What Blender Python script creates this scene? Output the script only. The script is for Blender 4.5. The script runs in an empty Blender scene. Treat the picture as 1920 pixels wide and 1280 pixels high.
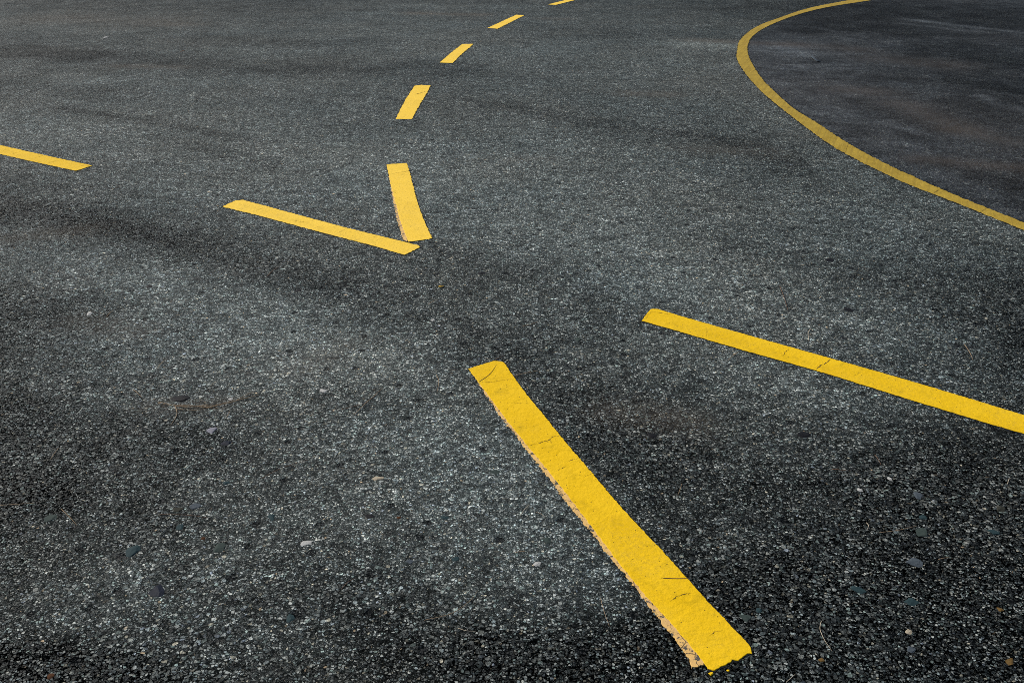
import bpy, bmesh, math, random
import numpy as np
from mathutils import Vector, geometry, noise

random.seed(7)
S = bpy.context.scene
COL = S.collection

# ------------------------------------------------------------------ camera
H = 1.30                      # eye height above the asphalt, metres
PITCH = math.radians(25.74)
F = 1768.0                    # focal length in photograph pixels (1920 wide)


def at(x, y):
    """the point of the ground seen at photograph pixel x, y"""
    u = (x - 960) / F
    v = -(y - 640) / F
    dy = math.cos(PITCH) + v * math.sin(PITCH)
    dz = -math.sin(PITCH) + v * math.cos(PITCH)
    t = -H / dz
    return Vector((u * t, dy * t))


def mpp(x, y):
    """metres per photograph pixel (across the view) on the ground there"""
    p = at(x, y)
    return math.sqrt(p.x ** 2 + p.y ** 2 + H * H) / F


cd = bpy.data.cameras.new('camera')
cam = bpy.data.objects.new('camera', cd)
COL.objects.link(cam)
cam.location = (0, 0, H)
cam.rotation_euler = (math.radians(90) - PITCH, 0, 0)
cd.sensor_width = 36
cd.lens = F / 1920 * 36
cd.clip_start = 0.05
cd.clip_end = 5000
S.camera = cam

# ------------------------------------------------------------------ light
SUN_EL, SUN_AZ = math.radians(42), math.radians(-52)     # azimuth from +Y, towards -X
w = bpy.data.worlds.new('World')
S.world = w
w.use_nodes = True
nt = w.node_tree
bg = nt.nodes['Background']
sky = nt.nodes.new('ShaderNodeTexSky')
sky.sky_type = 'NISHITA'
sky.sun_disc = False
sky.sun_elevation = SUN_EL
sky.sun_rotation = SUN_AZ
sky.dust_density = 2.0
nt.links.new(sky.outputs[0], bg.inputs[0])
bg.inputs[1].default_value = 0.08
sd = bpy.data.lights.new('sun', 'SUN')
so = bpy.data.objects.new('sun', sd)
COL.objects.link(so)
sd.energy = 3.2
sd.angle = math.radians(4)
sd.color = (1.0, 0.955, 0.89)
dirv = Vector((math.sin(SUN_AZ) * math.cos(SUN_EL), math.cos(SUN_AZ) * math.cos(SUN_EL), math.sin(SUN_EL)))
so.rotation_euler = (-dirv).to_track_quat('-Z', 'Y').to_euler()
so.location = dirv * 30
S.view_settings.view_transform = 'Standard'
S.view_settings.look = 'None'
S.view_settings.exposure = 0.35
S.view_settings.gamma = 1.0
S.render.film_transparent = False
S.cycles.use_denoising = False          # keeps the grain of the asphalt
S.cycles.max_bounces = 4
S.cycles.pixel_filter_type = 'BLACKMAN_HARRIS'
S.cycles.filter_width = 0.85


# ------------------------------------------------------------------ node helpers
class NB:
    def __init__(self, name):
        self.m = bpy.data.materials.new(name)
        self.m.use_nodes = True
        self.t = self.m.node_tree
        self.bsdf = self.t.nodes['Principled BSDF']

    def n(self, typ, **k):
        nd = self.t.nodes.new('ShaderNode' + typ)
        for a, b in k.items():
            setattr(nd, a, b)
        return nd

    def put(self, sock, v):
        if isinstance(v, bpy.types.NodeSocket):
            self.t.links.new(v, sock)
        elif isinstance(v, (tuple, list)) and len(v) == 3 and sock.type == 'RGBA':
            sock.default_value = (*v, 1)
        else:
            sock.default_value = v

    def math(self, op, a, b=0.0, c=None, clamp=False):
        nd = self.n('Math', operation=op)
        nd.use_clamp = clamp
        self.put(nd.inputs[0], a)
        self.put(nd.inputs[1], b)
        if c is not None:
            self.put(nd.inputs[2], c)
        return nd.outputs[0]

    def mix(self, f, a, b, mode='MIX'):
        nd = self.n('Mix', data_type='RGBA', blend_type=mode)
        self.put(nd.inputs[0], f)
        self.put(nd.inputs[6], a)
        self.put(nd.inputs[7], b)
        return nd.outputs[2]

    def mapr(self, v, a, b, c=0.0, d=1.0, smooth=False):
        nd = self.n('MapRange')
        nd.interpolation_type = 'SMOOTHSTEP' if smooth else 'LINEAR'
        for i, q in enumerate((v, a, b, c, d)):
            self.put(nd.inputs[i], q)
        return nd.outputs[0]

    def noise(self, vec, scale, detail=2.0, rough=0.5, dist=0.0):
        nd = self.n('TexNoise')
        self.put(nd.inputs['Vector'], vec)
        nd.inputs['Scale'].default_value = scale
        nd.inputs['Detail'].default_value = detail
        nd.inputs['Roughness'].default_value = rough
        nd.inputs['Distortion'].default_value = dist
        return nd

    def vor(self, vec, scale, feature='F1', rnd=1.0, dim='2D'):
        nd = self.n('TexVoronoi', feature=feature, voronoi_dimensions=dim)
        self.put(nd.inputs['Vector'], vec)
        nd.inputs['Scale'].default_value = scale
        nd.inputs['Randomness'].default_value = rnd
        return nd

    def ramp(self, v, stops, interp='LINEAR'):
        nd = self.n('ValToRGB')
        cr = nd.color_ramp
        cr.interpolation = interp
        while len(cr.elements) < len(stops):
            cr.elements.new(0.5)
        for e, (p, c) in zip(cr.elements, stops):
            e.position = p
            e.color = (*c, 1)
        self.put(nd.inputs[0], v)
        return nd.outputs[0]

    def attr(self, name):
        nd = self.n('Attribute')
        nd.attribute_name = name
        return nd.outputs['Fac']

    def sep(self, c):
        nd = self.n('SeparateColor')
        self.put(nd.inputs[0], c)
        return nd.outputs

    def vm(self, op, a, b):
        nd = self.n('VectorMath', operation=op)
        self.put(nd.inputs[0], a)
        if op == 'SCALE':
            self.put(nd.inputs['Scale'], b)
        else:
            self.put(nd.inputs[1], b)
        return nd.outputs[0]

    def bump(self, h, strength, dist, normal=None):
        nd = self.n('Bump')
        nd.inputs['Strength'].default_value = strength
        nd.inputs['Distance'].default_value = dist
        self.put(nd.inputs['Height'], h)
        if normal is not None:
            self.put(nd.inputs['Normal'], normal)
        return nd.outputs[0]


# ------------------------------------------------------------------ asphalt
def asphalt_material():
    b = NB('asphalt')
    P = b.n('TexCoord').outputs['Object']
    wn = b.noise(P, 90, 2).outputs['Color']
    off = b.vm('SCALE', b.vm('SUBTRACT', wn, (0.5, 0.5, 0.5)), 0.007)
    Q = b.vm('ADD', P, off)
    wear_vignette = b.attr('wear_vignette')  # real wear together with the painted vignette darkening
    brown = b.attr('brown')
    inner = b.attr('inner')
    # patchy natural variation of the wear
    pn = b.noise(P, 1.6, 5, 0.6).outputs['Fac']
    pn2 = b.noise(P, 14, 4, 0.7).outputs['Fac']
    pn3 = b.noise(P, 4.5, 5, 0.65, 0.4).outputs['Fac']
    wv = b.math('ADD', b.math('MULTIPLY', wear_vignette, 1.1), b.math('MULTIPLY', b.math('SUBTRACT', pn, 0.5), 0.85))
    wv = b.math('ADD', wv, b.math('MULTIPLY', b.math('SUBTRACT', pn2, 0.5), 0.8))
    wv = b.math('ADD', wv, b.math('MULTIPLY', b.math('SUBTRACT', pn3, 0.5), 0.9))
    w01 = b.mapr(wv, -1, 1, 0, 1)

    def stones(scale, keep, e0, e1):
        c = b.vor(Q, scale)
        e = b.vor(Q, scale, 'DISTANCE_TO_EDGE')
        rgb = b.sep(c.outputs['Color'])
        mask = b.mapr(e.outputs['Distance'], e0, e1, 0, 1, True)
        here = b.math('GREATER_THAN', rgb[2], 1 - keep)
        mask = b.math('MULTIPLY', mask, here)
        mask = b.math('MULTIPLY', mask, b.mapr(c.outputs['Distance'], 0.40, 0.56, 1, 0, True))
        return mask, rgb

    m1, c1 = stones(148, 0.70, 0.05, 0.16)
    m2, c2 = stones(290, 0.66, 0.05, 0.2)
    m3, c3 = stones(560, 0.65, 0.04, 0.2)
    m0, c0 = stones(92, 0.42, 0.05, 0.14)
    m0 = b.math('MULTIPLY', m0, b.mapr(b.noise(P, 2.6, 3, 0.6).outputs['Fac'], 0.47, 0.58))
    grey = [(0.0, (.008, .012, .013)), (0.22, (.020, .027, .028)), (0.42, (.048, .056, .057)), (0.60, (.12, .131, .128)),
            (0.76, (.225, .236, .23)), (0.89, (.35, .36, .35)), (0.97, (.52, .525, .505))]
    k1 = b.ramp(c1[0], [(0.0, (.008, .012, .013)), (0.25, (.024, .030, .031)), (0.45, (.075, .083, .083)), (0.62, (.16, .172, .168)),
                       (0.78, (.27, .282, .276)), (0.90, (.38, .39, .38)), (0.975, (.52, .525, .505))])
    k2 = b.ramp(c2[0], grey)
    k3 = b.ramp(c3[0], grey)
    k0 = b.ramp(c0[0], grey)
    tint = [(0.0, (1, 1, 1)), (0.52, (.88, .98, 1.05)), (0.68, (.84, 1.0, .98)), (0.80, (1.0, .98, .94)),
            (0.91, (1.18, 1.04, .86)), (0.965, (1.4, 1.0, .68)), (0.975, (.85, .92, 1.12))]
    k1 = b.mix(1.0, k1, b.ramp(c1[1], tint, 'CONSTANT'), 'MULTIPLY')
    k2 = b.mix(1.0, k2, b.ramp(c2[1], tint, 'CONSTANT'), 'MULTIPLY')
    k0 = b.mix(1.0, k0, b.ramp(c0[1], tint, 'CONSTANT'), 'MULTIPLY')
    # bitumen between the stones: black where fresh and in the painted vignette, greyed by fines where worn
    binder = b.mix(w01, (.0008, .0012, .0015), (.070, .078, .077))
    gain = b.mapr(w01, 0, 1, 0.50, 1.36)
    col = b.mix(b.math('MULTIPLY', m3, b.mapr(w01, 0.1, .9, 0.05, 1.0)), binder, k3)
    m2 = b.math('MULTIPLY', m2, b.mapr(w01, 0, .6, .45, 1))
    col = b.mix(m2, col, k2)
    col = b.mix(m1, col, k1)
    col = b.mix(m0, col, k0)
    gv = b.n('CombineColor')
    for i in range(3):
        b.put(gv.inputs[i], gain)
    col = b.mix(1.0, col, gv.outputs[0], 'MULTIPLY')
    # clumps a few centimetres across
    cl = b.noise(P, 34, 4, 0.7).outputs['Fac']
    clv = b.mapr(cl, 0.28, 0.72, 0.35, 1.65)
    gc = b.n('CombineColor')
    for i in range(3):
        b.put(gc.inputs[i], clv)
    col = b.mix(1.0, col, gc.outputs[0], 'MULTIPLY')
    c2n = b.noise(P, 75, 3, 0.7).outputs['Fac']
    c2v = b.mapr(c2n, 0.28, 0.72, 0.4, 1.6)
    gd = b.n('CombineColor')
    for i in range(3):
        b.put(gd.inputs[i], c2v)
    col = b.mix(1.0, col, gd.outputs[0], 'MULTIPLY')
    fl = b.noise(P, 11, 6, 0.8).outputs['Fac']
    flv = b.mapr(fl, 0.3, 0.7, 0.40, 1.60)
    ge = b.n('CombineColor')
    for i in range(3):
        b.put(ge.inputs[i], flv)
    col = b.mix(1.0, col, ge.outputs[0], 'MULTIPLY')
    # small black pits where a stone came out
    pv = b.vor(b.vm('ADD', P, b.vm('SCALE', b.vm('SUBTRACT', wn, (.5, .5, .5)), 0.02)), 7.5)
    pit = b.mapr(pv.outputs['Distance'], 0.05, 0.10, 1, 0, True)
    pit = b.math('MULTIPLY', pit, b.math('GREATER_THAN', b.sep(pv.outputs['Color'])[0], 0.45))
    col = b.mix(b.math('MULTIPLY', pit, 0.85), col, (.004, .005, .006))
    # brown dust
    bn = b.noise(P, 120, 3, 0.7).outputs['Fac']
    bf = b.math('MULTIPLY', brown, b.mapr(bn, 0.35, 0.65, 0.25, 1.0), clamp=True)
    col = b.mix(b.math('MULTIPLY', bf, 0.6), col, (.145, .112, .088))
    # tighter, older surface inside the curve
    dn = b.noise(P, 50, 5, 0.85).outputs['Fac']
    fine = b.mix(w01, (.0025, .0027, .0045), (.068, .070, .092))
    gf = b.n('CombineColor')
    for i in range(3):
        b.put(gf.inputs[i], b.math('MULTIPLY', b.mapr(dn, .38, .62, .05, 1.95), b.mapr(fl, .3, .7, .5, 1.5)))
    pt = b.noise(P, 2.4, 5, 0.7, 0.8).outputs['Fac']
    gp2 = b.n('CombineColor')
    for i in range(3):
        b.put(gp2.inputs[i], b.mapr(pt, .36, .64, .5, 1.35))
    inn = b.mix(0.6, col, b.mix(1.0, fine, gf.outputs[0], 'MULTIPLY'))
    inn = b.mix(1.0, inn, gp2.outputs[0], 'MULTIPLY')
    sc2 = b.noise(P, 5.5, 4, 0.7, 1.5).outputs['Fac']
    inn = b.mix(b.mapr(sc2, .66, .76, 0, .35, True), inn, (.13, .13, .135))
    inn = b.mix(b.math('MULTIPLY', bf, 0.42), inn, (.088, .066, .054))
    col = b.mix(inner, col, inn)
    hue = b.noise(P, 0.9, 4, 0.6).outputs['Fac']
    col = b.mix(1.0, col, b.mix(b.mapr(hue, .38, .62), (.98, 1.0, .935), (.92, 1.0, .975)), 'MULTIPLY')
    b.put(b.bsdf.inputs['Base Color'], col)
    h = b.math('MAXIMUM', b.math('MULTIPLY', m1, b.mapr(c1[1], 0, 1, .55, 1.0)), b.math('MULTIPLY', m2, b.mapr(c2[1], 0, 1, .3, .7)))
    h = b.math('MAXIMUM', h, b.math('MULTIPLY', m3, .3))
    h = b.math('MAXIMUM', h, b.math('MULTIPLY', m0, 1.15))
    h = b.math('ADD', h, b.math('MULTIPLY', b.noise(P, 400, 2).outputs['Fac'], 0.35))
    h = b.math('SUBTRACT', h, b.math('MULTIPLY', pit, 1.2))
    b.put(b.bsdf.inputs['Normal'], b.bump(h, 1.0, 0.004, b.bump(b.math('ADD', cl, b.math('MULTIPLY', c2n, .5)), 1.0, 0.012)))
    b.put(b.bsdf.inputs['Roughness'], b.mapr(c1[0], 0, 1, 0.55, 0.8))
    b.put(b.bsdf.inputs['Specular IOR Level'], b.math('MULTIPLY', b.math('MAXIMUM', m1, b.math('MAXIMUM', m2, m0)), 0.2))
    return b.m


CURVE_OUT = [(1700, -18), (1650, -10), (1597, 0), (1520, 15), (1467, 32), (1420, 50), (1390, 73), (1382, 97), (1383, 113), (1397, 137), (1423, 167),
             (1457, 197), (1493, 225), (1540, 260), (1583, 287), (1647, 320), (1713, 350), (1757, 367), (1813, 389), (1890, 420), (1920, 432), (1990, 458), (2080, 488), (2320, 574), (2620, 680)]
CURVE_IN = [(1745, -16), (1693, -9), (1640, 0), (1563, 12), (1513, 23), (1467, 38), (1430, 55), (1410, 70), (1402, 87), (1403, 103), (1412, 123), (1430, 150),
            (1453, 173), (1487, 203), (1530, 230), (1580, 263), (1640, 297), (1713, 332), (1800, 370), (1880, 402), (1920, 418), (1990, 443), (2080, 472), (2320, 556), (2620, 660)]

# wear of the asphalt plus vignette darkening painted at corners and edges: polylines on the ground (photograph pixels), half width in metres, amount
WEAR_VIGNETTE = [
    # pale worn wheel paths
    ([(180, 470), (420, 540), (580, 620), (800, 770), (960, 930), (1060, 1080)], .17, .42),
    ([(330, 530), (560, 600), (700, 640)], .22, .35),
    ([(560, 640), (860, 820)], .20, .30),
    ([(880, 300), (1100, 370), (1350, 450), (1600, 560)], .45, .40),
    ([(1000, 420), (1250, 520)], .30, .30),
    ([(60, 230), (350, 250), (620, 330)], .50, .35),
    ([(620, 300), (900, 420)], .30, .20),
    ([(700, 60), (1000, 90), (1350, 120)], 0.7, .16),
    ([(1290, 82), (1460, 92)], .17, 1.0), ([(1280, 250), (1400, 272), (1500, 320)], .10, -.4), ([(1230, 600), (1500, 640), (1700, 700)], .08, -.2), ([(250, 640), (480, 700)], .12, .2), ([(960, 240), (1200, 300), (1300, 340)], .15, .2),
    ([(1450, 700), (1280, 560)], .16, .3),
    ([(40, 1160), (200, 1130)], .07, .35),
    ([(500, 1000), (900, 960)], .10, .2),
    # dark bands; those at corners and edges are vignette painted into the asphalt
    ([(-80, 370), (200, 425), (420, 485), (640, 550), (880, 640), (1060, 760), (1180, 880)], .15, -.5),
    ([(-80, 368), (200, 425), (420, 485), (640, 550)], .11, -.35),
    ([(-50, 405), (150, 415), (300, 430)], .14, -.25),
    ([(-50, 70), (230, 110), (480, 132), (820, 130)], .28, -.55),
    ([(-50, 100), (160, 108)], .22, -.5),
    ([(110, 203), (250, 222), (460, 262)], .045, -.7),
    ([(300, 255), (430, 288), (520, 310)], .06, -.45),
    ([(930, 195), (1090, 225), (1180, 240)], .10, -.4),
    ([(620, 735), (760, 760)], .07, -.6),
    ([(1400, 460), (1700, 560), (1950, 640)], .13, -.5),
    ([(1700, 500), (1930, 560)], .2, -.35),
    ([(-20, 800), (140, 840), (340, 820)], .13, -.45),
    ([(-20, 930), (120, 930)], .08, -.55),
    ([(240, 930), (330, 1010)], .06, -.35),
    ([(560, 1090), (900, 1180), (1200, 1240)], .10, -.28),
    ([(1240, 830), (1500, 930), (1700, 1010)], .16, -.32),
    ([(1700, 900), (1950, 1010)], .2, -.65),
    ([(1500, 1120), (1950, 1200)], .16, -.8),
    ([(1350, 1270), (1950, 1290)], .10, -.6),
    ([(-20, 1230), (330, 1290)], .07, -.45),
    ([(1650, 20), (1980, 40)], 1.3, -.95),  # far right corner darkened as part of the painted vignette
    ([(1800, 100), (1980, 130)], .6, -.75), ([(1880, 200), (1990, 330)], .4, -.4),
    ([(1500, 60), (1620, 52), (1700, 62)], .18, -.7), ([(1560, 40), (1660, 30)], .12, -.5),
    ([(1850, 110), (1940, 118)], .10, -.7), ([(1790, 150), (1900, 170)], .08, -.6),
    ([(1720, 38), (1830, 52), (1960, 66)], .05, .9), ([(1530, 52), (1560, 58)], .05, .6),
    ([(1840, 180), (1870, 195), (1930, 210)], .05, 1.0), ([(1690, 35), (1740, 42)], .06, .6),
    ([(1470, 90), (1540, 100), (1620, 104)], .10, .35), ([(1600, 190), (1760, 240)], .08, -.4),
    ([(-100, 5), (500, 8)], 1.3, -.5), ([(-80, 160), (60, 180)], .5, -.35), ([(1000, 0), (1350, 10)], 1.0, -.3), ([(300, 70), (640, 80)], .3, -.3), ([(1050, 60), (1300, 70)], .4, -.3),
    ([(640, 10), (1000, 14)], .2, .35), ([(640, 24), (760, 26)], .08, .5), ([(100, 150), (700, 150)], .16, .25),
    ([(-60, 600), (-60, 1290)], .22, -.38), ([(-100, 1330), (700, 1330), (1960, 1330)], .2, -.35), ([(40, 620), (-20, 720)], .16, -.15), ([(1980, 560), (1980, 1290)], .26, -.6), ([(1000, 1300), (1500, 1300)], .10, -.5),  # strips along the view edges: vignette put into the asphalt tone
    ([(760, 1230), (1180, 1180)], .07, -.3), ([(1180, 1010), (1330, 1100)], .07, -.3), ([(1060, 760), (1240, 980)], .10, -.12),
    ([(20, 330), (200, 350)], .1, -.25), ([(-20, 560), (180, 590)], .10, -.25), ([(1230, 250), (1400, 270), (1460, 300)], .12, -.3),
    ([(800, 470), (1000, 520), (1160, 590)], .10, -.3), ([(860, 380), (1000, 400)], .10, -.3),
    ([(1750, 150), (1960, 200)], .5, -.40),
    ([(1860, 330), (1960, 380)], .15, -.4),
    ([(1500, 45), (1600, 50)], .15, -.35),
    ([(1700, 45), (1830, 60)], .05, .5),
]
BROWN = [
    ([(100, 35), (300, 38)], .35, .5), ([(320, 47), (370, 47)], .12, .5), ([(220, 124), (340, 126)], .07, .7), ([(1180, 175), (1250, 177)], .08, .8),
    ([(770, 25), (900, 28)], .09, .9), ([(1020, 35), (1060, 36)], .08, .7), ([(1310, 76), (1480, 84)], .10, .9), ([(1480, 84), (1600, 92)], .14, .6), ([(1580, 168), (1640, 172)], .12, .8),
    ([(1690, 195), (1800, 240)], .10, .9), ([(1800, 245), (1900, 265)], .08, .7), ([(1720, 298), (1960, 318)], .07, .9), ([(1640, 110), (1760, 120)], .2, .6),
    ([(1500, 160), (1960, 290)], .6, .25), ([(150, 600), (260, 620)], .05, .5), ([(560, 690), (660, 640)], .05, .4), ([(1150, 770), (1300, 790)], .05, .5),
    ([(0, 450), (160, 430)], .06, .5), ([(280, 760), (420, 755)], .03, .5), ([(1300, 280), (1450, 285)], .08, .35), ([(960, 300), (1010, 296)], .05, .4),
]


def field(X, Y, items):
    out = np.zeros_like(X)
    for pts, r, a in items:
        q = [at(*p) for p in pts]
        best = np.full(X.shape, 1e9)
        for p0, p1 in zip(q, q[1:]):
            d = p1 - p0
            t = np.clip(((X - p0.x) * d.x + (Y - p0.y) * d.y) / max(d.length_squared, 1e-9), 0, 1)
            best = np.minimum(best, (X - p0.x - t * d.x) ** 2 + (Y - p0.y - t * d.y) ** 2)
        out += a * np.exp(-best / (2 * r * r))
    return out


def inside(X, Y, poly):
    res = np.zeros(X.shape, bool)
    n = len(poly)
    for i in range(n):
        a, c = poly[i], poly[(i + 1) % n]
        if a.y == c.y:
            continue
        cond = ((a.y > Y) != (c.y > Y)) & (X < (c.x - a.x) * (Y - a.y) / (c.y - a.y) + a.x)
        res ^= cond
    return res


def build_ground():
    far = [20, 35, 80, 300, 2500]
    xs = np.array([-q for q in far[::-1]] + [-12, -10] + list(np.arange(-8.4, 8.41, .035)) + [10, 12] + far)
    ys = np.array([-2500, -300, -60, -15, -4, -1, 0.2] + list(np.arange(0.6, 14.5, .035)) + [16, 18] + far)
    X, Y = np.meshgrid(xs, ys)
    nx, ny = len(xs), len(ys)
    co = np.stack([X.ravel(), Y.ravel(), np.zeros(X.size)], 1)
    i = np.arange(nx * ny).reshape(ny, nx)
    f = np.stack([i[:-1, :-1].ravel(), i[:-1, 1:].ravel(), i[1:, 1:].ravel(), i[1:, :-1].ravel()], 1)
    me = bpy.data.meshes.new('asphalt_ground')
    me.vertices.add(len(co))
    me.vertices.foreach_set('co', co.ravel())
    me.loops.add(f.size)
    me.loops.foreach_set('vertex_index', f.ravel())
    me.polygons.add(len(f))
    me.polygons.foreach_set('loop_start', np.arange(0, f.size, 4))
    me.polygons.foreach_set('loop_total', np.full(len(f), 4))
    me.update()
    wear_vignette = field(X, Y, WEAR_VIGNETTE)
    brown = field(X, Y, BROWN)
    mid = [(at(*a) + at(*c)) / 2 for a, c in zip(CURVE_OUT, CURVE_IN)]
    poly = mid + [Vector((60, mid[-1].y - 10)), Vector((60, 60))]
    inn = inside(X, Y, poly).astype(float)
    for nm, v in (('wear_vignette', wear_vignette), ('brown', brown), ('inner', inn)):
        at_ = me.attributes.new(nm, 'FLOAT', 'POINT')
        at_.data.foreach_set('value', v.ravel().astype(np.float32))
    me.materials.append(asphalt_material())
    o = bpy.data.objects.new('asphalt_ground', me)
    COL.objects.link(o)
    o['kind'] = 'structure'
    return o


build_ground()


# ------------------------------------------------------------------ road paint
def paint_material(name, base, deep, dirt, streak=0.0):
    b = NB(name)
    P = b.n('TexCoord').outputs['Object']
    n1 = b.noise(P, 9, 5, 0.6).outputs['Fac']
    col = b.mix(b.mapr(n1, 0.3, 0.7), base, deep)
    n2 = b.noise(P, 22, 4, 0.65, 0.6).outputs['Fac']
    col = b.mix(b.mapr(n2, 0.52, 0.78, 0, 0.62, True), col, dirt)
    n3 = b.noise(P, 260, 3, 0.7).outputs['Fac']
    col = b.mix(b.mapr(n3, 0.54, 0.78, 0, 0.22), col, dirt)
    n4 = b.noise(P, 520, 2, 0.6).outputs['Fac']
    col = b.mix(b.mapr(n4, 0.3, 0.7, 0.22, 0.0), col, deep)
    n5 = b.noise(P, 48, 5, 0.7, 1.2).outputs['Fac']
    col = b.mix(b.mapr(n5, 0.5, 0.75, 0, 0.4), col, deep)
    n6 = b.noise(P, 3.2, 5, 0.7).outputs['Fac']
    n7 = b.noise(P, 150, 3, 0.75).outputs['Fac']
    film = b.math('MULTIPLY', b.mapr(n6, .45, .7, 0, 1), b.mapr(n7, .45, .62, 0, .34))
    col = b.mix(film, col, (.22, .16, .05))
    # pin holes
    v = b.vor(P, 55)
    hole = b.mapr(v.outputs['Distance'], 0.045, 0.085, 1, 0)
    hole = b.math('MULTIPLY', hole, b.math('GREATER_THAN', b.sep(v.outputs['Color'])[0], 0.74))
    col = b.mix(b.math('MULTIPLY', hole, .8), col, (.10, .065, .012))
    if streak:
        vr = b.n('VectorRotate', rotation_type='Z_AXIS')
        b.put(vr.inputs['Vector'], P)
        vr.inputs['Angle'].default_value = math.radians(-68)
        mp = b.n('Mapping')
        b.put(mp.inputs[0], vr.outputs[0])
        mp.inputs['Scale'].default_value = (2.0, 48, 1)
        st = b.noise(mp.outputs[0], 1.0, 4, 0.6).outputs['Fac']
        col = b.mix(b.mapr(st, 0.42, 0.66, 0, streak, True), col, dirt)
        st2 = b.noise(mp.outputs[0], 2.3, 3, 0.6).outputs['Fac']
        col = b.mix(b.mapr(st2, 0.58, 0.70, 0, streak * .7, True), col, (.66, .46, .10))
    b.put(b.bsdf.inputs['Base Color'], col)
    h = b.math('ADD', b.math('MULTIPLY', b.noise(P, 70, 4, 0.6).outputs['Fac'], 1.0), b.math('MULTIPLY', n3, 0.25))
    h = b.math('SUBTRACT', h, b.math('MULTIPLY', hole, 0.5))
    b.put(b.bsdf.inputs['Normal'], b.bump(h, 0.6, 0.004))
    b.bsdf.inputs['Roughness'].default_value = 0.62
    b.bsdf.inputs['Specular IOR Level'].default_value = 0.06
    return b.m


def old_paint_material():
    b = NB('old_paint')
    P = b.n('TexCoord').outputs['Object']
    n1 = b.noise(P, 30, 4, 0.6).outputs['Fac']
    col = b.mix(b.mapr(n1, 0.35, 0.65), (.70, .43, .11), (.56, .34, .12))
    wv = b.vm('ADD', P, b.vm('SCALE', b.noise(P, 60, 2).outputs['Color'], 0.02))
    e = b.vor(wv, 30, 'DISTANCE_TO_EDGE')
    cr = b.math('MULTIPLY', b.mapr(e.outputs['Distance'], 0.01, 0.05, 1, 0), b.mapr(b.noise(P, 25, 2).outputs['Fac'], .42, .55))
    col = b.mix(b.math('MULTIPLY', cr, .85), col, (.06, .035, .015))
    sp = b.noise(P, 300, 3, 0.7).outputs['Fac']
    col = b.mix(b.mapr(sp, 0.56, 0.68, 0, .85), col, (.09, .065, .04))
    gp = b.noise(P, 55, 3, 0.6).outputs['Fac']
    col = b.mix(b.mapr(gp, 0.57, 0.61, 0, .95), col, (.035, .037, .036))
    b.put(b.bsdf.inputs['Base Color'], col)
    b.put(b.bsdf.inputs['Normal'], b.bump(b.math('SUBTRACT', n1, cr), 0.6, 0.002))
    b.bsdf.inputs['Roughness'].default_value = 0.75
    return b.m


def flat_material(name, base, var, scale=60, rough=0.8, dark=None):
    b = NB(name)
    P = b.n('TexCoord').outputs['Object']
    n1 = b.noise(P, scale, 4, 0.65).outputs['Fac']
    col = b.mix(b.mapr(n1, 0.32, 0.68), base, var)
    if dark:
        n2 = b.noise(P, scale * 3, 3, 0.7).outputs['Fac']
        col = b.mix(b.mapr(n2, 0.56, 0.7, 0, .7), col, dark)
    b.put(b.bsdf.inputs['Base Color'], col)
    b.bsdf.inputs['Specular IOR Level'].default_value = 0.08
    b.put(b.bsdf.inputs['Normal'], b.bump(n1, 0.5, 0.001))
    b.bsdf.inputs['Roughness'].default_value = rough
    return b.m


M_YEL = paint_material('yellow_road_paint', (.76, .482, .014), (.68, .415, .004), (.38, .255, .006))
M_YEL_LIT = paint_material('lit_yellow_paint', (.83, .55, .068), (.78, .505, .046), (.46, .32, .05))  # lighter copy of the yellow, vignette falloff put into the dash colours
M_OCH = paint_material('worn_ochre_paint', (.42, .29, .040), (.30, .20, .022), (.17, .110, .018), streak=.38)
M_OLD = old_paint_material()
M_EDGE_SHADE = flat_material('edge_shade_black', (.004, .005, .005), (.016, .018, .018), 240, .85)  # black for the shadow rim painted around the markings
M_CRACK = flat_material('crack_dirt', (.09, .058, .016), (.17, .11, .025), 200, .9)


def tag(o, label, cat, group=None):
    o['label'] = label
    o['category'] = cat
    if group:
        o['group'] = group
    return o


def ragged(pts, step, amp, seed, closed=True):
    """resample a world outline and roughen it"""
    out = []
    n = len(pts)
    for i in range(n if closed else n - 1):
        a, c = pts[i], pts[(i + 1) % n]
        L = (c - a).length
        k = max(1, int(L / step))
        d = (c - a) / max(L, 1e-9)
        nn = Vector((-d.y, d.x))
        for j in range(k):
            p = a + (c - a) * (j / k)
            s = noise.noise(Vector((p.x * 45 + seed, p.y * 45, 0))) * 0.5 + noise.noise(Vector((p.x * 130, p.y * 150, seed))) * 1.2
            out.append(p + nn * s * amp)
    return out


def slab(bm, outline, z0, z1, inset, mat=0):
    """closed outline -> thin slab with a rounded upper rim"""
    n = len(outline)
    area = sum(outline[i].x * outline[(i + 1) % n].y - outline[(i + 1) % n].x * outline[i].y for i in range(n))
    if area < 0:
        outline = outline[::-1]
    rings = []
    for ins, z in ((0, z0), (0.15 * inset, z0 + (z1 - z0) * .65), (inset, z1)):
        ring = []
        for i in range(n):
            a, p, c = outline[i - 1], outline[i], outline[(i + 1) % n]
            d = (c - a)
            d = d / max(d.length, 1e-9)
            ring.append(bm.verts.new((p.x - d.y * ins, p.y + d.x * ins, z)))
        rings.append(ring)
    for r0, r1 in zip(rings, rings[1:]):
        for i in range(n):
            f = bm.faces.new((r0[i], r0[(i + 1) % n], r1[(i + 1) % n], r1[i]))
            f.smooth = True
            f.material_index = mat
    top = rings[-1]
    for tri in geometry.tessellate_polygon([[v.co for v in top]]):
        try:
            f = bm.faces.new([top[i] for i in tri])
            f.normal_update()
            if f.normal.z < 0:
                f.normal_flip()
            f.material_index = mat
        except ValueError:
            pass


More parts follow.
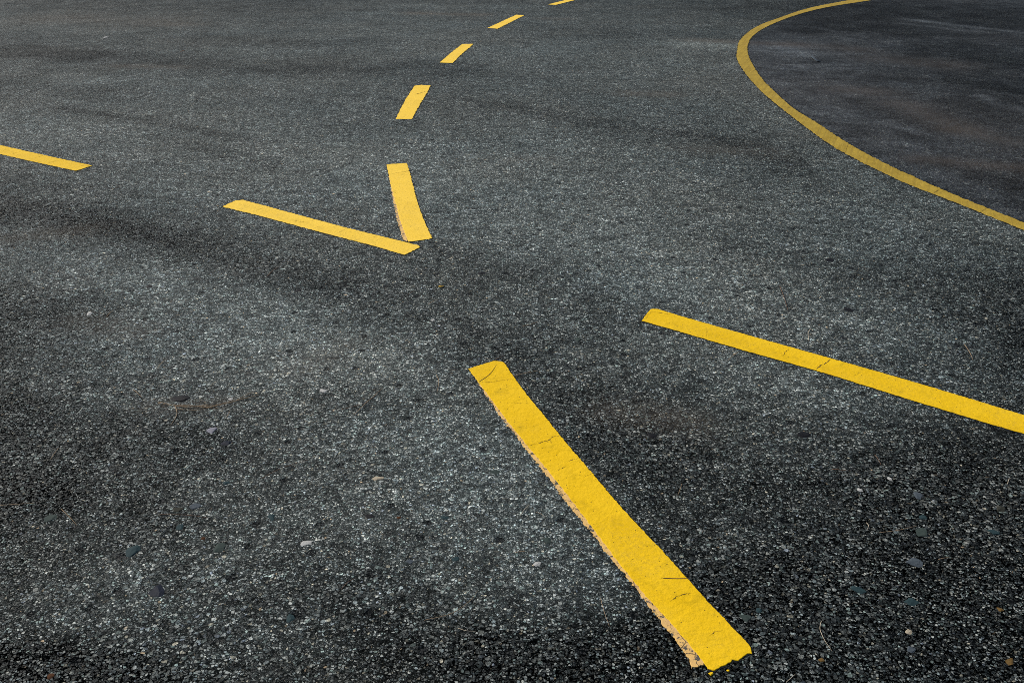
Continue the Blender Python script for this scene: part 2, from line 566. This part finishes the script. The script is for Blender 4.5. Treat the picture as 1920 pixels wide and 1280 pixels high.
def ribbon(bm, pts, width, z, mat, seed=0):
    """a crack: a narrow wandering strip"""
    fine = []
    for a, c in zip(pts, pts[1:]):
        k = max(2, int((c - a).length / .0025))
        for j in range(k):
            fine.append(a + (c - a) * (j / k))
    fine.append(pts[-1])
    prev = None
    n = len(fine)
    for i, p in enumerate(fine):
        d = fine[min(i + 1, n - 1)] - fine[max(i - 1, 0)]
        d = d / max(d.length, 1e-9)
        nn = Vector((-d.y, d.x))
        q = p + nn * noise.noise(Vector((p.x * 90 + seed, p.y * 90, 3))) * .003 + nn * noise.noise(Vector((p.x * 330, p.y * 330, seed))) * .0035
        t = i / (n - 1)
        ww = width * (.12 + 1.5 * abs(noise.noise(Vector((p.x * 110, p.y * 110, seed + 9))))) * min(1, .25 + 6 * min(t, 1 - t))
        cur = (bm.verts.new((q.x + nn.x * ww / 2, q.y + nn.y * ww / 2, z)), bm.verts.new((q.x - nn.x * ww / 2, q.y - nn.y * ww / 2, z)))
        if prev:
            f = bm.faces.new((prev[0], prev[1], cur[1], cur[0]))
            f.normal_update()
            if f.normal.z < 0:
                f.normal_flip()
            f.material_index = mat
        prev = cur


def link(name, bm, mats, parent=None, origin=None):
    me = bpy.data.meshes.new(name)
    if origin is not None:
        bmesh.ops.translate(bm, verts=bm.verts, vec=-Vector((origin[0], origin[1], 0)))
    bm.to_mesh(me)
    bm.free()
    for m in mats:
        me.materials.append(m)
    o = bpy.data.objects.new(name, me)
    COL.objects.link(o)
    if parent is not None:
        o.parent = parent
    if origin is not None and parent is None:
        o.location = (origin[0], origin[1], 0)
    return o


ZP = 0.0024


def relax(pts):
    """even out the long sides of an outline, corners stay"""
    for _ in range(3):
        out = []
        n = len(pts)
        for i in range(n):
            a, p, c = pts[i - 1], pts[i], pts[(i + 1) % n]
            if (p - a).length > 0 and (c - p).length > 0 and min((p - a).length, (c - p).length) > .022 and (p - a).angle(c - p) < .5:
                t = (c - a).normalized()
                d = (a + (c - a) * ((p - a).dot(t) / (c - a).length)) - p
                p = p + d * .55
            out.append(p)
        pts = out
    return pts


def grow(pts, d):
    n = len(pts)
    area = sum(pts[i].x * pts[(i + 1) % n].y - pts[(i + 1) % n].x * pts[i].y for i in range(n))
    sg = 1 if area > 0 else -1
    out = []
    for i in range(n):
        t = pts[(i + 1) % n] - pts[i - 1]
        t = t / max(t.length, 1e-9)
        out.append(pts[i] + Vector((t.y, -t.x)) * d * sg)
    return out


def lines(th, o, pts, step, amp, seed, mat, cracks, extra=(), rim=.0024):
    """the paint layer of a marking and a black rim that paints its edge shadow"""
    edge = ragged(pts, step, amp, seed)
    bm = bmesh.new()
    slab(bm, edge, 0.0012, ZP, .0016)
    for ch in extra:
        slab(bm, ragged([at(*p) for p in ch], .003, .0012, seed + 5), 0.0003, .003, .0015)
    for k, (cp, cw) in enumerate(cracks):
        ribbon(bm, [at(*p) for p in cp], cw, ZP + .0006, 1, seed + k)
    link('paint_layer', bm, [mat, M_CRACK], th, o)
    bm = bmesh.new()
    slab(bm, ragged(grow(pts, rim), step, amp * 2.2, seed + 60), 0.0001, .0011, .0006)
    link('edge_shade', bm, [M_EDGE_SHADE], th, o)  # dark rim imitating the shadow along the paint edge


def dash(px, label, group, cracks=(), old=None, step=.007, amp=.0022, seed=1, extra=(), paint=None):
    pts = relax([at(*p) for p in px])
    o = sum(pts, Vector((0, 0))) / len(pts)
    th = bpy.data.objects.new('yellow_dash', None)
    COL.objects.link(th)
    th.empty_display_size = .1
    th.location = (o.x, o.y, 0)
    tag(th, label, 'road marking', group)
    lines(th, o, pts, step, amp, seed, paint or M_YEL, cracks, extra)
    if old:
        bm = bmesh.new()
        slab(bm, ragged([at(*p) for p in old], .004, .0048, seed + 20), 0.0001, .0017, .0008)
        c = link('old_paint', bm, [M_OLD], th, o)
        c['label'] = 'strip of older peach paint showing along the edge'
    return th


GA = 'yellow dashes of the line running into the distance'
GB = 'yellow dashes of the line crossing the road'

A1 = [(878, 692), (890, 687), (925, 677.5), (938, 678), (946, 681), (957, 698), (965, 711), (978, 727), (992, 748), (1004, 760), (1017, 774), (1028, 788),
      (1040, 806), (1052, 819), (1067, 838), (1081, 853), (1100, 875), (1116, 893), (1135, 916), (1146, 932), (1165, 953), (1184, 969), (1195, 986), (1211, 1003),
      (1230, 1018), (1247, 1037), (1260, 1055), (1276, 1069), (1296, 1091), (1326, 1126), (1340, 1143), (1356, 1160), (1384, 1184), (1403, 1207), (1409, 1218),
      (1410, 1226), (1402, 1226), (1397, 1229), (1391, 1234), (1388, 1237), (1384, 1239), (1379, 1239), (1374, 1238), (1371, 1242), (1365, 1244), (1361, 1248),
      (1352, 1250), (1347, 1254), (1336, 1258), (1327, 1254), (1317, 1240), (1307, 1224), (1290, 1204), (1269, 1181), (1250, 1161), (1228, 1137), (1210, 1118),
      (1189, 1094), (1163, 1060), (1147, 1040), (1120, 1002), (1100, 976), (1078, 947), (1050, 910), (1030, 886), (1010, 861), (994, 840), (983, 833),
      (962, 805), (945, 782), (928, 760), (914, 740), (898, 718)]
A1_OLD = [(884, 700), (893, 716), (905, 735), (920, 757), (936, 781), (950, 801), (962, 815), (973, 830), (984, 846), (996, 861), (1005, 872), (1015, 884), (1034, 910),
          (1051, 934), (1078, 967), (1101, 994), (1125, 1026), (1147, 1058), (1161, 1073), (1187, 1105), (1215, 1144), (1239, 1176), (1262, 1202), (1286, 1236),
          (1288, 1249), (1296, 1254), (1318, 1247), (1322, 1240), (1290, 1195), (1200, 1095), (1060, 910), (960, 790), (895, 705)]
A1_OLD = [(x + (7 if y > 1040 else 4.5 if y > 800 else 2.5), y) for x, y in A1_OLD[:25]] + A1_OLD[25:]
dash(A1, 'large near yellow dash with torn bottom edge and peach strip', GA,
     [([(897, 718), (925, 717), (945, 713), (964, 711)], .0018), ([(983, 835), (1003, 834), (1020, 829), (1030, 826), (1036, 819), (1053, 819)], .0030),
      ([(1031, 825), (1034, 832)], .0022), ([(1046, 882), (1061, 876)], .0015), ([(1064, 866), (1085, 860)], .0016), ([(1095, 895), (1112, 888)], .0014),
      ([(1256, 1128), (1265, 1121), (1278, 1116), (1297, 1113)], .0019), ([(1330, 1193), (1340, 1187), (1350, 1184)], .0014), ([(960, 757), (995, 756)], .0010),
      ([(925, 735), (958, 739)], .0008)],
     A1_OLD, .004, .0021, 3, [[(1328, 1262), (1336, 1260), (1338, 1263), (1332, 1267)], [(1362, 1257), (1368, 1256), (1367, 1260)]])

A2 = [(725, 309), (735, 307.3), (763, 306.5), (767, 315), (770, 327), (775, 350), (779.7, 373.7), (786.7, 397), (797, 420.6), (806, 438), (811, 447.5), (796, 451),
      (775, 453.5), (765.6, 454), (759, 444), (752, 420), (749, 409), (742, 383), (735, 360), (733, 345.6), (728, 322)]
A2_OLD = [(728, 322), (732, 345), (737, 374), (744, 409), (756, 449), (763, 453.5), (764, 440), (755, 405), (740, 350)]
dash(A2, 'bent yellow dash forming the upright arm of the V', GA,
     [([(729, 327), (738, 326), (752, 324), (769, 321)], .0035), ([(778, 370), (783, 371)], .004), ([(778, 386), (784, 386)], .004), ([(739, 380), (746, 381)], .003),
      ([(737, 361), (742, 363)], .003)], A2_OLD, .009, .0042, 11, paint=M_YEL_LIT)
A3 = [(777.7, 161.3), (790, 160), (808, 161), (807, 164), (801, 174), (796, 184), (789, 193), (781, 205.6), (777, 215), (773, 224), (742, 224), (746, 213), (754.7, 197), (762, 183), (770, 171)]
dash(A3, 'leaning yellow dash with a worn scuffed far end, beyond the V', GA, [([(779, 178), (789, 175), (800, 172)], .008), ([(781, 176), (792, 178)], .005)], None, .012, .0065, 17, paint=M_YEL_LIT)
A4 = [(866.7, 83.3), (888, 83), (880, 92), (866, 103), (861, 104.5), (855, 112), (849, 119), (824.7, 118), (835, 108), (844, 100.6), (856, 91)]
dash(A4, 'slanting yellow dash third from the top of the picture', GA, [], None, .014, .008, 23, paint=M_YEL_LIT)
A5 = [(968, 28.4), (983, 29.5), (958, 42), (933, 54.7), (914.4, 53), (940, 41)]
dash(A5, 'slanting far yellow dash, next to topmost', GA, [], None, .016, .009, 29, paint=M_YEL_LIT)
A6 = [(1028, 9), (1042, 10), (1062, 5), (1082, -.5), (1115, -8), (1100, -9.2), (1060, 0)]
dash(A6, 'farthest yellow dash, cut by the top of the picture', GA, [], None, .03, .006, 31, paint=M_YEL_LIT)

B3 = [(1203, 602), (1206, 594), (1220, 580), (1233, 580), (1257, 587.5), (1280, 594.5), (1313, 604), (1347, 613), (1395, 627.5), (1440, 639), (1500, 656.5), (1557, 672.5),
      (1630, 692.5), (1707, 714), (1760, 730), (1813, 747), (1870, 763), (1920, 779), (1990, 800), (1996, 835), (1960, 826), (1920, 814), (1860, 797), (1803, 780), (1750, 763), (1697, 747),
      (1655, 734), (1613, 721), (1575, 708), (1530, 694.5), (1485, 682), (1440, 670), (1400, 660), (1363, 649), (1320, 634), (1280, 624), (1240, 613)]
dash(B3, 'long yellow dash with a dark crack, running off the right edge', GB,
     [([(1530, 693.5), (1537, 687), (1547, 683), (1556, 675)], .0042), ([(1466, 670), (1471, 662), (1479, 655)], .002), ([(1325, 632), (1324, 615)], .001),
      ([(1600, 706), (1612, 700)], .001), ([(1210, 600), (1220, 585), (1260, 591)], .0022)], None, .006, .0022, 37)
B2 = [(416.4, 388), (430, 381), (442, 376.5), (456, 375.6), (485, 383), (517, 392.5), (550, 400.7), (594.5, 413), (634, 424.6), (676.5, 434.7), (723.4, 445), (758.6, 454), (784, 460.5), (788, 464),
      (775, 473), (758.6, 478.7), (735, 471), (714, 465), (690, 458), (665, 453), (622.6, 441.7), (595, 434), (564, 426.5), (524, 414.8), (500, 409), (477, 402.5), (444.5, 394)]
dash(B2, 'long low yellow dash forming the left arm of the V', GB,
     [([(480, 396), (493, 391)], .0026), ([(545, 413), (565, 417), (588, 415)], .0026), ([(590, 428), (607, 424)], .0022), ([(634, 438), (647, 431)], .0028), ([(690, 448), (705, 445)], .002)],
     None, .008, .0044, 41, paint=M_YEL_LIT)
B1 = [(-190, 228), (-100, 249), (0, 273), (50, 284.5), (100, 296), (140, 304), (168, 309), (173, 311), (158, 316), (143, 321), (125, 318), (100, 312), (77, 306.5), (40, 299), (0, 290), (-60, 276), (-205, 240)]
dash(B1, 'yellow dash entering from the left edge of the picture', GB, [([(20, 291), (45, 283)], .0022), ([(60, 299), (85, 291)], .0022), ([(88, 307), (112, 301)], .0022), ([(150, 312), (168, 312)], .0035)],
     None, .009, .005, 43)


def smooth_poly(px, per):
    P = [at(*p) for p in px]
    out = []
    for i in range(len(P) - 1):
        p0, p1, p2, p3 = P[max(i - 1, 0)], P[i], P[i + 1], P[min(i + 2, len(P) - 1)]
        for j in range(per):
            t = j / per
            out.append(.5 * ((2 * p1) + (p2 - p0) * t + (2 * p0 - 5 * p1 + 4 * p2 - p3) * t * t + (3 * p1 - p0 - 3 * p2 + p3) * t ** 3))
    out.append(P[-1])
    return out


def curve_line():
    a, c = smooth_poly(CURVE_OUT, 6), smooth_poly(CURVE_IN, 6)
    pts = a + c[::-1]
    o = at(1383, 105)
    th = bpy.data.objects.new('curved_line', None)
    COL.objects.link(th)
    th.empty_display_size = .1
    th.location = (o.x, o.y, 0)
    tag(th, 'continuous dull ochre line bending round the darker asphalt at upper right', 'road marking')
    cr = [([(1749, 364), (1760, 357)], .008), ([(1585, 288), (1590, 270)], .004), ([(1462, 200), (1490, 205)], .004), ([(1838, 399), (1850, 391)], .004)]
    lines(th, o, pts, .012, .0085, 51, M_OCH, cr, (), .004)


curve_line()

# ------------------------------------------------------------------ loose things
MS = {
    'teal': flat_material('teal_stone', (0.0151, 0.0313, 0.0355), (0.0228, 0.0431, 0.0456), 90, .7),
    'green': flat_material('green_stone', (0.0284, 0.0416, 0.0369), (0.0401, 0.0529, 0.0463), 90, .75, (0.0142, 0.0189, 0.0180)),
    'olive': flat_material('olive_stone', (0.0262, 0.0273, 0.0203), (0.0350, 0.0350, 0.0273), 90, .8, (0.0140, 0.0140, 0.0112)),
    'navy': flat_material('navy_stone', (0.0033, 0.0053, 0.0112), (0.0099, 0.0139, 0.0248), 150, .6, (0.0017, 0.0023, 0.0040)),
    'bluegrey': flat_material('blue_grey_stone', (0.0341, 0.0454, 0.0567), (0.0726, 0.0862, 0.0953), 120, .65, (0.0227, 0.0272, 0.0318)),
    'white': flat_material('white_stone', (0.3794, 0.3794, 0.3550), (0.3060, 0.3060, 0.2876), 150, .7, (0.1530, 0.1469, 0.1408)),
    'lilac': flat_material('lilac_stone', (0.0982, 0.0982, 0.1339), (0.2455, 0.2455, 0.2588), 120, .6, (0.0446, 0.0446, 0.0625)),
    'cream': flat_material('cream_stone', (0.3697, 0.3187, 0.2295), (0.2677, 0.2295, 0.1658), 150, .8, (0.1275, 0.1084, 0.0829)),
    'ochre': flat_material('ochre_stone', (0.1229, 0.0751, 0.0239), (0.0956, 0.0580, 0.0205), 120, .8, (0.0341, 0.0239, 0.0103)),
    'rust': flat_material('rust_stone', (0.0720, 0.0288, 0.0108), (0.0468, 0.0216, 0.0108), 120, .85, (0.0180, 0.0108, 0.0072)),
    'tar': flat_material('tar', (.004, .004, .005), (.010, .010, .011), 300, .6, (.03, .03, .03)),
    'leaf': flat_material('yellow_leaf', (.36, .24, .04), (.22, .14, .03), 200, .8, (.12, .08, .03)),
    'dry': flat_material('dry_needle', (.33, .245, .155), (.24, .165, .10), 200, .85),
    'pale': flat_material('pale_needle', (.52, .45, .34), (.40, .33, .24), 200, .85),
    'brown': flat_material('brown_needle', (.17, .105, .07), (.12, .075, .05), 200, .9),
}


def stone(x, y, wpx, hpx, rot, mat, label, name='pebble', cat='stone', group=None, seed=None, thick=.42):
    """flat broken stone lying in the asphalt; size from its width and its height in the photograph"""
    seed = seed if seed is not None else x * 3.1 + y
    p = at(x, y)
    m = mpp(x, y)
    dep = math.hypot(p.x, p.y)
    sx = wpx * m / 2
    sy = hpx * m / 2 * math.hypot(dep, H) / H
    bm = bmesh.new()
    bmesh.ops.create_icosphere(bm, subdivisions=4, radius=1)
    rnd = random.Random(int(seed * 10))
    cuts = [Vector((rnd.gauss(0, 1), rnd.gauss(0, 1), rnd.uniform(-.1, 1.0))).normalized() for _ in range(14)]
    lim = [rnd.uniform(.5, .88) for _ in cuts]
    for v in bm.verts:
        q = v.co.copy()
        for c, l in zip(cuts, lim):           # chipped facets
            d = q.dot(c)
            if d > l:
                q -= c * (d - l) * .97
        q *= 1 + .16 * noise.noise(q * 1.6 + Vector((seed, 0, 0))) + .06 * noise.noise(q * 5 + Vector((0, seed, 0)))
        v.co = q
    ca, sa = math.cos(rot), math.sin(rot)
    tz = min(sx, sy) * thick * .55
    for v in bm.verts:
        X, Y, Z = v.co.x * sx * 1.2, v.co.y * sy * 1.2, v.co.z * tz
        v.co = (X * ca - Y * sa, X * sa + Y * ca, Z + tz * .05)
    o = link(name, bm, [MS[mat]])
    o.location = (p.x, p.y, 0)
    return tag(o, label, cat, group)


GS = 'stones lying in the asphalt'
STONES = [
    (250, 1032, 27, 17, .5, 'teal', 'elongated smooth teal stone among light chips at lower left'),
    (413, 1027, 25, 15, .2, 'green', 'egg-shaped pale green stone right of the elongated teal stone'),
    (295, 1106, 25, 20, .4, 'navy', 'dark navy stone low at left, below the elongated teal one'),
    (363, 949, 22, 11, 0, 'bluegrey', 'flat blue-grey stone beside an olive stone at lower left'),
    (333, 955, 20, 10, .2, 'olive', 'flat olive stone left of the blue-grey stone'),
    (97, 971, 20, 10, .2, 'green', 'dull green stone near the left edge, by the needle'),
    (339, 987, 12, 10, .1, 'teal', 'small teal stone under the olive and blue-grey pair'),
    (508, 968, 14, 12, .6, 'teal', 'small teal stone at lower left, above the white chip'),
    (545, 1158, 19, 12, -.1, 'teal', 'teal block by tan specks, lowest left of the near dash'),
    (574, 1018, 22, 10, .5, 'white', 'large white angular chip at lower left'),
    (425, 905, 12, 7, .2, 'teal', 'tiny teal stone above the blue-grey stone'),
    (607, 733, 14, 8, .3, 'white', 'bright white pebble left of the needle pair'),
    (397, 806, 20, 11, .1, 'lilac', 'lilac and white pebble below the dry needle bundle'),
    (425, 830, 24, 9, .1, 'navy', 'long dark slate sliver under the lilac pebble'),
    (432, 748, 8, 6, .4, 'white', 'small white chip touching the dry needle bundle'),
    (168, 588, 10, 6, .1, 'white', 'lone white pebble at far left, above the dark patch'),
    (811, 600, 7, 5, 0, 'white', 'tiny white pebble midway between V and near dash'),
    (707, 896, 21, 9, -.1, 'cream', 'wide cream coloured chip left of the near dash'),
    (1026, 1012, 15, 15, .2, 'green', 'triangular green stone left of the near dash, beside its peach strip'),
    (927, 884, 18, 9, .1, 'green', 'broad green stone below the pale needle-free patch'),
    (855, 1047, 15, 10, .1, 'teal', 'rounded teal stone left of the white chip'),
    (1006, 1057, 16, 8, .3, 'white', 'white sliver beside the peach strip of the near dash'),
    (768, 1052, 18, 8, .2, 'bluegrey', 'flat grey stone at bottom centre left'),
    (833, 970, 16, 8, 0, 'teal', 'dull teal stone above the rounded teal one'),
    (1397, 1157, 21, 14, .3, 'green', 'chunky green stone right of the near dash tip'),
    (1423, 1144, 14, 11, -.6, 'teal', 'dark teal chip right of the chunky green stone'),
    (1608, 1104, 25, 13, -.5, 'teal', 'wedge-shaped dark teal stone at lower right'),
    (1730, 999, 23, 15, -.1, 'green', 'round grey-green stone at the tip of a long needle'),
    (1716, 1054, 30, 13, -.4, 'bluegrey', 'leaf-shaped pale blue-grey stone at lower right'),
    (1710, 1127, 24, 11, -.2, 'teal', 'flat dark teal stone below the leaf-shaped one'),
    (1864, 998, 17, 9, -.1, 'teal', 'small teal stone near the right edge'),
    (1874, 953, 14, 12, -.4, 'olive', 'olive pebble near the right edge, above the teal one'),
    (1722, 928, 20, 11, -.6, 'bluegrey', 'slanting slate blue stone on the dark asphalt at right'),
    (1732, 969, 14, 8, 0, 'teal', 'pale teal chip just above the round grey-green stone'),
    (1703, 1184, 11, 9, -.6, 'cream', 'cream chip at lower right, below the flat dark teal stone'),
    (1541, 1237, 13, 7, 0, 'ochre', 'ochre pebble at bottom right of the near dash'),
    (1893, 1240, 15, 12, -.6, 'ochre', 'ochre pebble in the bottom right corner'),
    (1875, 1143, 10, 6, 0, 'ochre', 'small ochre pebble at the right edge'),
    (1709, 1216, 15, 10, .2, 'bluegrey', 'dim slate stone below the cream chip at lower right'),
    (1668, 897, 8, 6, 0, 'white', 'bright white speck on dark asphalt at right'),
    (1612, 918, 10, 6, .3, 'white', 'white pebble left of the slanting slate blue stone'),
    (381, 1009, 11, 7, .1, 'rust', 'rusty orange pebble left of the pale green stone'),
    (95, 1267, 12, 8, .1, 'rust', 'rusty pebble in the bottom left corner'),
    (748, 970, 9, 6, .1, 'rust', 'small rust pebble at bottom centre left'),
    (343, 96, 5, 2.6, 0, 'rust', 'tiny reddish pebble on far asphalt at upper left'),
    (199, 70, 7, 2.4, 0, 'white', 'tiny white chip on far asphalt at upper left'),
    (1083, 636, 14, 8, .1, 'green', 'faint green stone between the V and the right dash'),
]
for (x, y, a, c, r, mt, lb) in STONES:
    stone(x, y, a, c, r, mt, lb, group=GS, thick=.5 if a < 15 else .36)

# tar lump and leaf litter
for (x, y, a, c, lb) in [(342, 746, 32, 13, 'black crumbly tar lump beside the dry needle bundle'), (280, 537, 15, 5, 'small black tar speck on the pale asphalt at left'),
                         (1556, 487, 17, 7, 'black tar speck above the long right dash'), (905, 512, 16, 6, 'black tar speck right of the V point'),
                         (1222, 815, 22, 8, 'black tar speck in the dark band right of the near dash'), (560, 545, 13, 5, 'black tar speck below the left arm of the V'),
                         (692, 967, 22, 9, 'black tar lump above the bottom centre'), (1507, 814, 26, 10, 'black tar lump below the long right dash'),
                         (1590, 580, 18, 8, 'black tar speck far above the long right dash')]:
    stone(x, y, a, c, .0, 'tar', lb, 'tar_lump', 'tar', 'black tar lumps on the asphalt', thick=.25)


def tube(bm, pts, r, seed):
    """slender needle: a six-sided tapering tube through the points"""
    n = len(pts)
    prev = None
    for i, p in enumerate(pts):
        d = (pts[min(i + 1, n - 1)] - pts[max(i - 1, 0)]).normalized()
        side = d.cross(Vector((0, 0, 1))).normalized()
        up = side.cross(d)
        t = i / (n - 1)
        rr = r * (1 - .65 * t ** 3) * (.8 if i == 0 else 1)
        ring = [bm.verts.new(p + (side * math.cos(k * math.pi / 3) + up * math.sin(k * math.pi / 3)) * rr) for k in range(6)]
        if prev:
            for k in range(6):
                f = bm.faces.new((prev[k], prev[(k + 1) % 6], ring[(k + 1) % 6], ring[k]))
                f.smooth = True
        else:
            bm.faces.new(ring[::-1])
        prev = ring
    bm.faces.new(prev)


def needle_path(px, seed, lift=.004, z=0.0012):
    P = [at(*p) for p in px]
    if len(P) == 2:
        mid = (P[0] + P[1]) / 2
        d = P[1] - P[0]
        P = [P[0], mid + Vector((-d.y, d.x)) * random.Random(seed).uniform(-.06, .06), P[1]]
    out = []
    for i in range(len(P) - 1):
        p0, p1, p2, p3 = P[max(i - 1, 0)], P[i], P[i + 1], P[min(i + 2, len(P) - 1)]
        for j in range(6):
            t = j / 6
            out.append(.5 * ((2 * p1) + (p2 - p0) * t + (2 * p0 - 5 * p1 + 4 * p2 - p3) * t * t + (3 * p1 - p0 - 3 * p2 + p3) * t ** 3))
    out.append(P[-1])
    n = len(out)
    return [Vector((q.x, q.y, z + lift * math.sin(math.pi * i / (n - 1)) * abs(math.sin(seed * 1.7)))) for i, q in enumerate(out)]


GN = 'fallen dry needles on the asphalt'
NEEDLES = [
    ([(976, 967), (984, 957), (994, 946)], 'pale', 'short pale needle left of the near dash, leaning right'),
    ([(1005, 961), (1014, 964), (1023, 971)], 'dry', 'short tan needle beside the pale leaning one'),
    ([(795, 1163), (845, 1153), (880, 1130), (896, 1107)], 'dry', 'long curved tan needle at bottom centre'),
    ([(859, 1178), (874, 1184), (892, 1184)], 'pale', 'short bright needle below the long curved one'),
    ([(965, 1037), (978, 1036), (992, 1036)], 'dry', 'short level needle above the white sliver'),
    ([(1126, 1122), (1133, 1150), (1143, 1176)], 'dry', 'thin steep needle left of the near dash end'),
    ([(115, 955), (130, 970), (145, 986)], 'dry', 'straight needle at lower left, falling to the right'),
    ([(-10, 949), (30, 948), (66, 944)], 'dry', 'level needle cut by the left edge'),
    ([(300, 965), (350, 967), (392, 971)], 'brown', 'faint level needle under the olive and blue-grey stones'),
    ([(490, 898), (530, 880), (580, 862)], 'brown', 'long brown needle at lower left of centre'),
    ([(640, 768), (685, 756), (712, 733)], 'brown', 'long dark needle of a crossing pair left of the near dash'),
    ([(664, 778), (690, 755), (718, 728)], 'dry', 'straighter tan needle of the crossing pair left of the near dash'),
    ([(928, 676), (936, 671), (946, 667)], 'brown', 'short dark needle at the far tip of the near dash'),
    ([(962, 706), (990, 701), (1014, 695)], 'dry', 'tan needle right of the near dash top'),
    ([(1648, 999), (1685, 995), (1720, 986)], 'dry', 'long tan needle pointing at the round grey-green stone'),
    ([(1540, 1164), (1537, 1182), (1546, 1203), (1560, 1221)], 'pale', 'pale hooked needle at lower right'),
    ([(1624, 980), (1628, 987), (1626, 993)], 'pale', 'tiny pale curl at lower right'),
    ([(1758, 1050), (1772, 1048), (1787, 1047)], 'dry', 'short level needle right of the leaf-shaped stone'),
    ([(1889, 908), (1891, 901), (1896, 896)], 'pale', 'tiny pale curl near the right edge'),
    ([(1520, 617), (1515, 626), (1517, 641)], 'pale', 'small hooked needle above the long right dash'),
    ([(1365, 676), (1375, 668), (1387, 659)], 'dry', 'short needle just below the long right dash'),
    ([(1808, 646), (1817, 660), (1824, 674)], 'dry', 'slanting needle above the far end of the long right dash'),
    ([(1272, 926), (1276, 917), (1278, 907)], 'dry', 'steep short needle right of the near dash'),
    ([(1474, 1279), (1482, 1272), (1491, 1264)], 'pale', 'short pale needle at the bottom edge'),
    ([(803, 572), (812, 567), (821, 563)], 'dry', 'short needle close to the tiny white pebble'),
    ([(980, 612), (995, 609), (1010, 603)], 'dry', 'thin needle between the V and the right dash'),
    ([(765, 553), (772, 550), (780, 546)], 'brown', 'short reddish needle below the V point'),
    ([(95, 862), (103, 851), (111, 839)], 'dry', 'short needle in the dark patch at left'),
    ([(818, 703), (823, 718), (819, 737)], 'dry', 'curved needle on pale asphalt left of the near dash top'),
    ([(200, 595), (207, 588), (215, 582)], 'dry', 'short needle right of the lone white pebble'),
    ([(295, 692), (303, 683), (312, 674)], 'dry', 'short needle above the black tar lump'),
    ([(1462, 537), (1470, 560), (1478, 585)], 'brown', 'thin dark needle far above the long right dash'),
    ([(1640, 853), (1646, 862), (1652, 872)], 'brown', 'short brown needle on the dark asphalt at right'),
    ([(250, 731), (258, 739), (266, 746)], 'dry', 'short needle left of the black tar lump'),
    ([(500, 520), (512, 508), (524, 500)], 'brown', 'faint needle under the left arm of the V'),
    ([(1560, 880), (1578, 884), (1596, 884)], 'brown', 'level brown needle at right, below the long dash'),
    ([(640, 1105), (652, 1092), (668, 1084)], 'brown', 'faint brown needle at bottom left of centre'),
]
for k, (px, mt, lb) in enumerate(NEEDLES):
    bm = bmesh.new()
    p = at(*px[0])
    m = mpp(*px[0])
    tube(bm, needle_path(px, k + 1), max(.0005, .5 * m), k)
    tag(link('pine_needle', bm, [MS[mt]], None, p), lb, 'needle', GN)
for px, lb, mt, z in [([(898, 717), (918, 703), (931, 685)], 'thin needle lying across the top of the near dash', 'brown', ZP + .0004),
                      ([(1243, 1085), (1268, 1086), (1298, 1085)], 'thin level needle lying across the near dash', 'brown', ZP + .0004)]:
    bm = bmesh.new()
    tube(bm, needle_path(px, 3, .0006, z), .0006, 3)
    tag(link('pine_needle', bm, [MS[mt]], None, at(*px[0])), lb, 'needle', GN)

# the bundle of dry needles beside the tar lump
bm = bmesh.new()
main = [(297, 756), (330, 762), (365, 766), (405, 763), (445, 752), (485, 741)]
rb = random.Random(4)
tube(bm, needle_path(main, 1, .002), .0007, 1)
for k in range(11):
    i = rb.randint(0, 3)
    seg = main[i:i + rb.randint(2, 3)]
    seg = [(x + rb.uniform(-14, 14), y + rb.uniform(-6, 5)) for x, y in seg]
    tube(bm, needle_path(seg, k + 2), .0006, k)
tube(bm, needle_path([(329, 763), (332, 778), (320, 798)], 2), .001, 1)
tube(bm, needle_path([(440, 753), (462, 743), (475, 735)], 5), .0008, 1)
tube(bm, needle_path([(425, 783), (430, 776), (431, 772)], 5), .0009, 1)
tag(link('needle_bundle', bm, [MS['dry']], None, at(297, 756)), 'tangled bundle of dry tan needles on the asphalt at left', 'twig')


def leaf(px, mat, name, label, cat, lift):
    pts = [at(*p) for p in px]
    c = sum(pts, Vector((0, 0))) / len(pts)
    bm = bmesh.new()
    n = len(pts)
    lo = [bm.verts.new((p.x, p.y, .001 + lift * (.3 + .7 * abs(math.sin(i * 2.1))))) for i, p in enumerate(pts)]
    hi = [bm.verts.new((v.co.x, v.co.y, v.co.z + .0006)) for v in lo]
    for s, sg in ((lo, -1), (hi, 1)):
        q = bm.verts.new((c.x, c.y, .0015 + (.0006 if sg > 0 else 0)))
        for i in range(n):
            f = bm.faces.new((s[i], s[(i + 1) % n], q))
            f.smooth = True
    for i in range(n):
        bm.faces.new((lo[i], lo[(i + 1) % n], hi[(i + 1) % n], hi[i]))
    bmesh.ops.recalc_face_normals(bm, faces=bm.faces)
    return tag(link(name, bm, [MS[mat]], None, c), label, cat)


leaf([(821, 538.5), (824, 537), (828, 537.6), (832, 536.6), (833, 538), (829, 539.6), (825, 539.2), (823, 539.6)], 'leaf', 'fallen_leaf', 'crumpled small yellow leaf below the point of the V', 'leaf', .003)
leaf([(1519, 107), (1523, 106.5), (1527, 110), (1533, 113.5), (1538, 116.5), (1535, 117.5), (1529, 115), (1523, 111.5)], 'bluegrey', 'paper_scrap', 'pale grey scrap on the dark asphalt inside the ochre curve', 'scrap', .01)
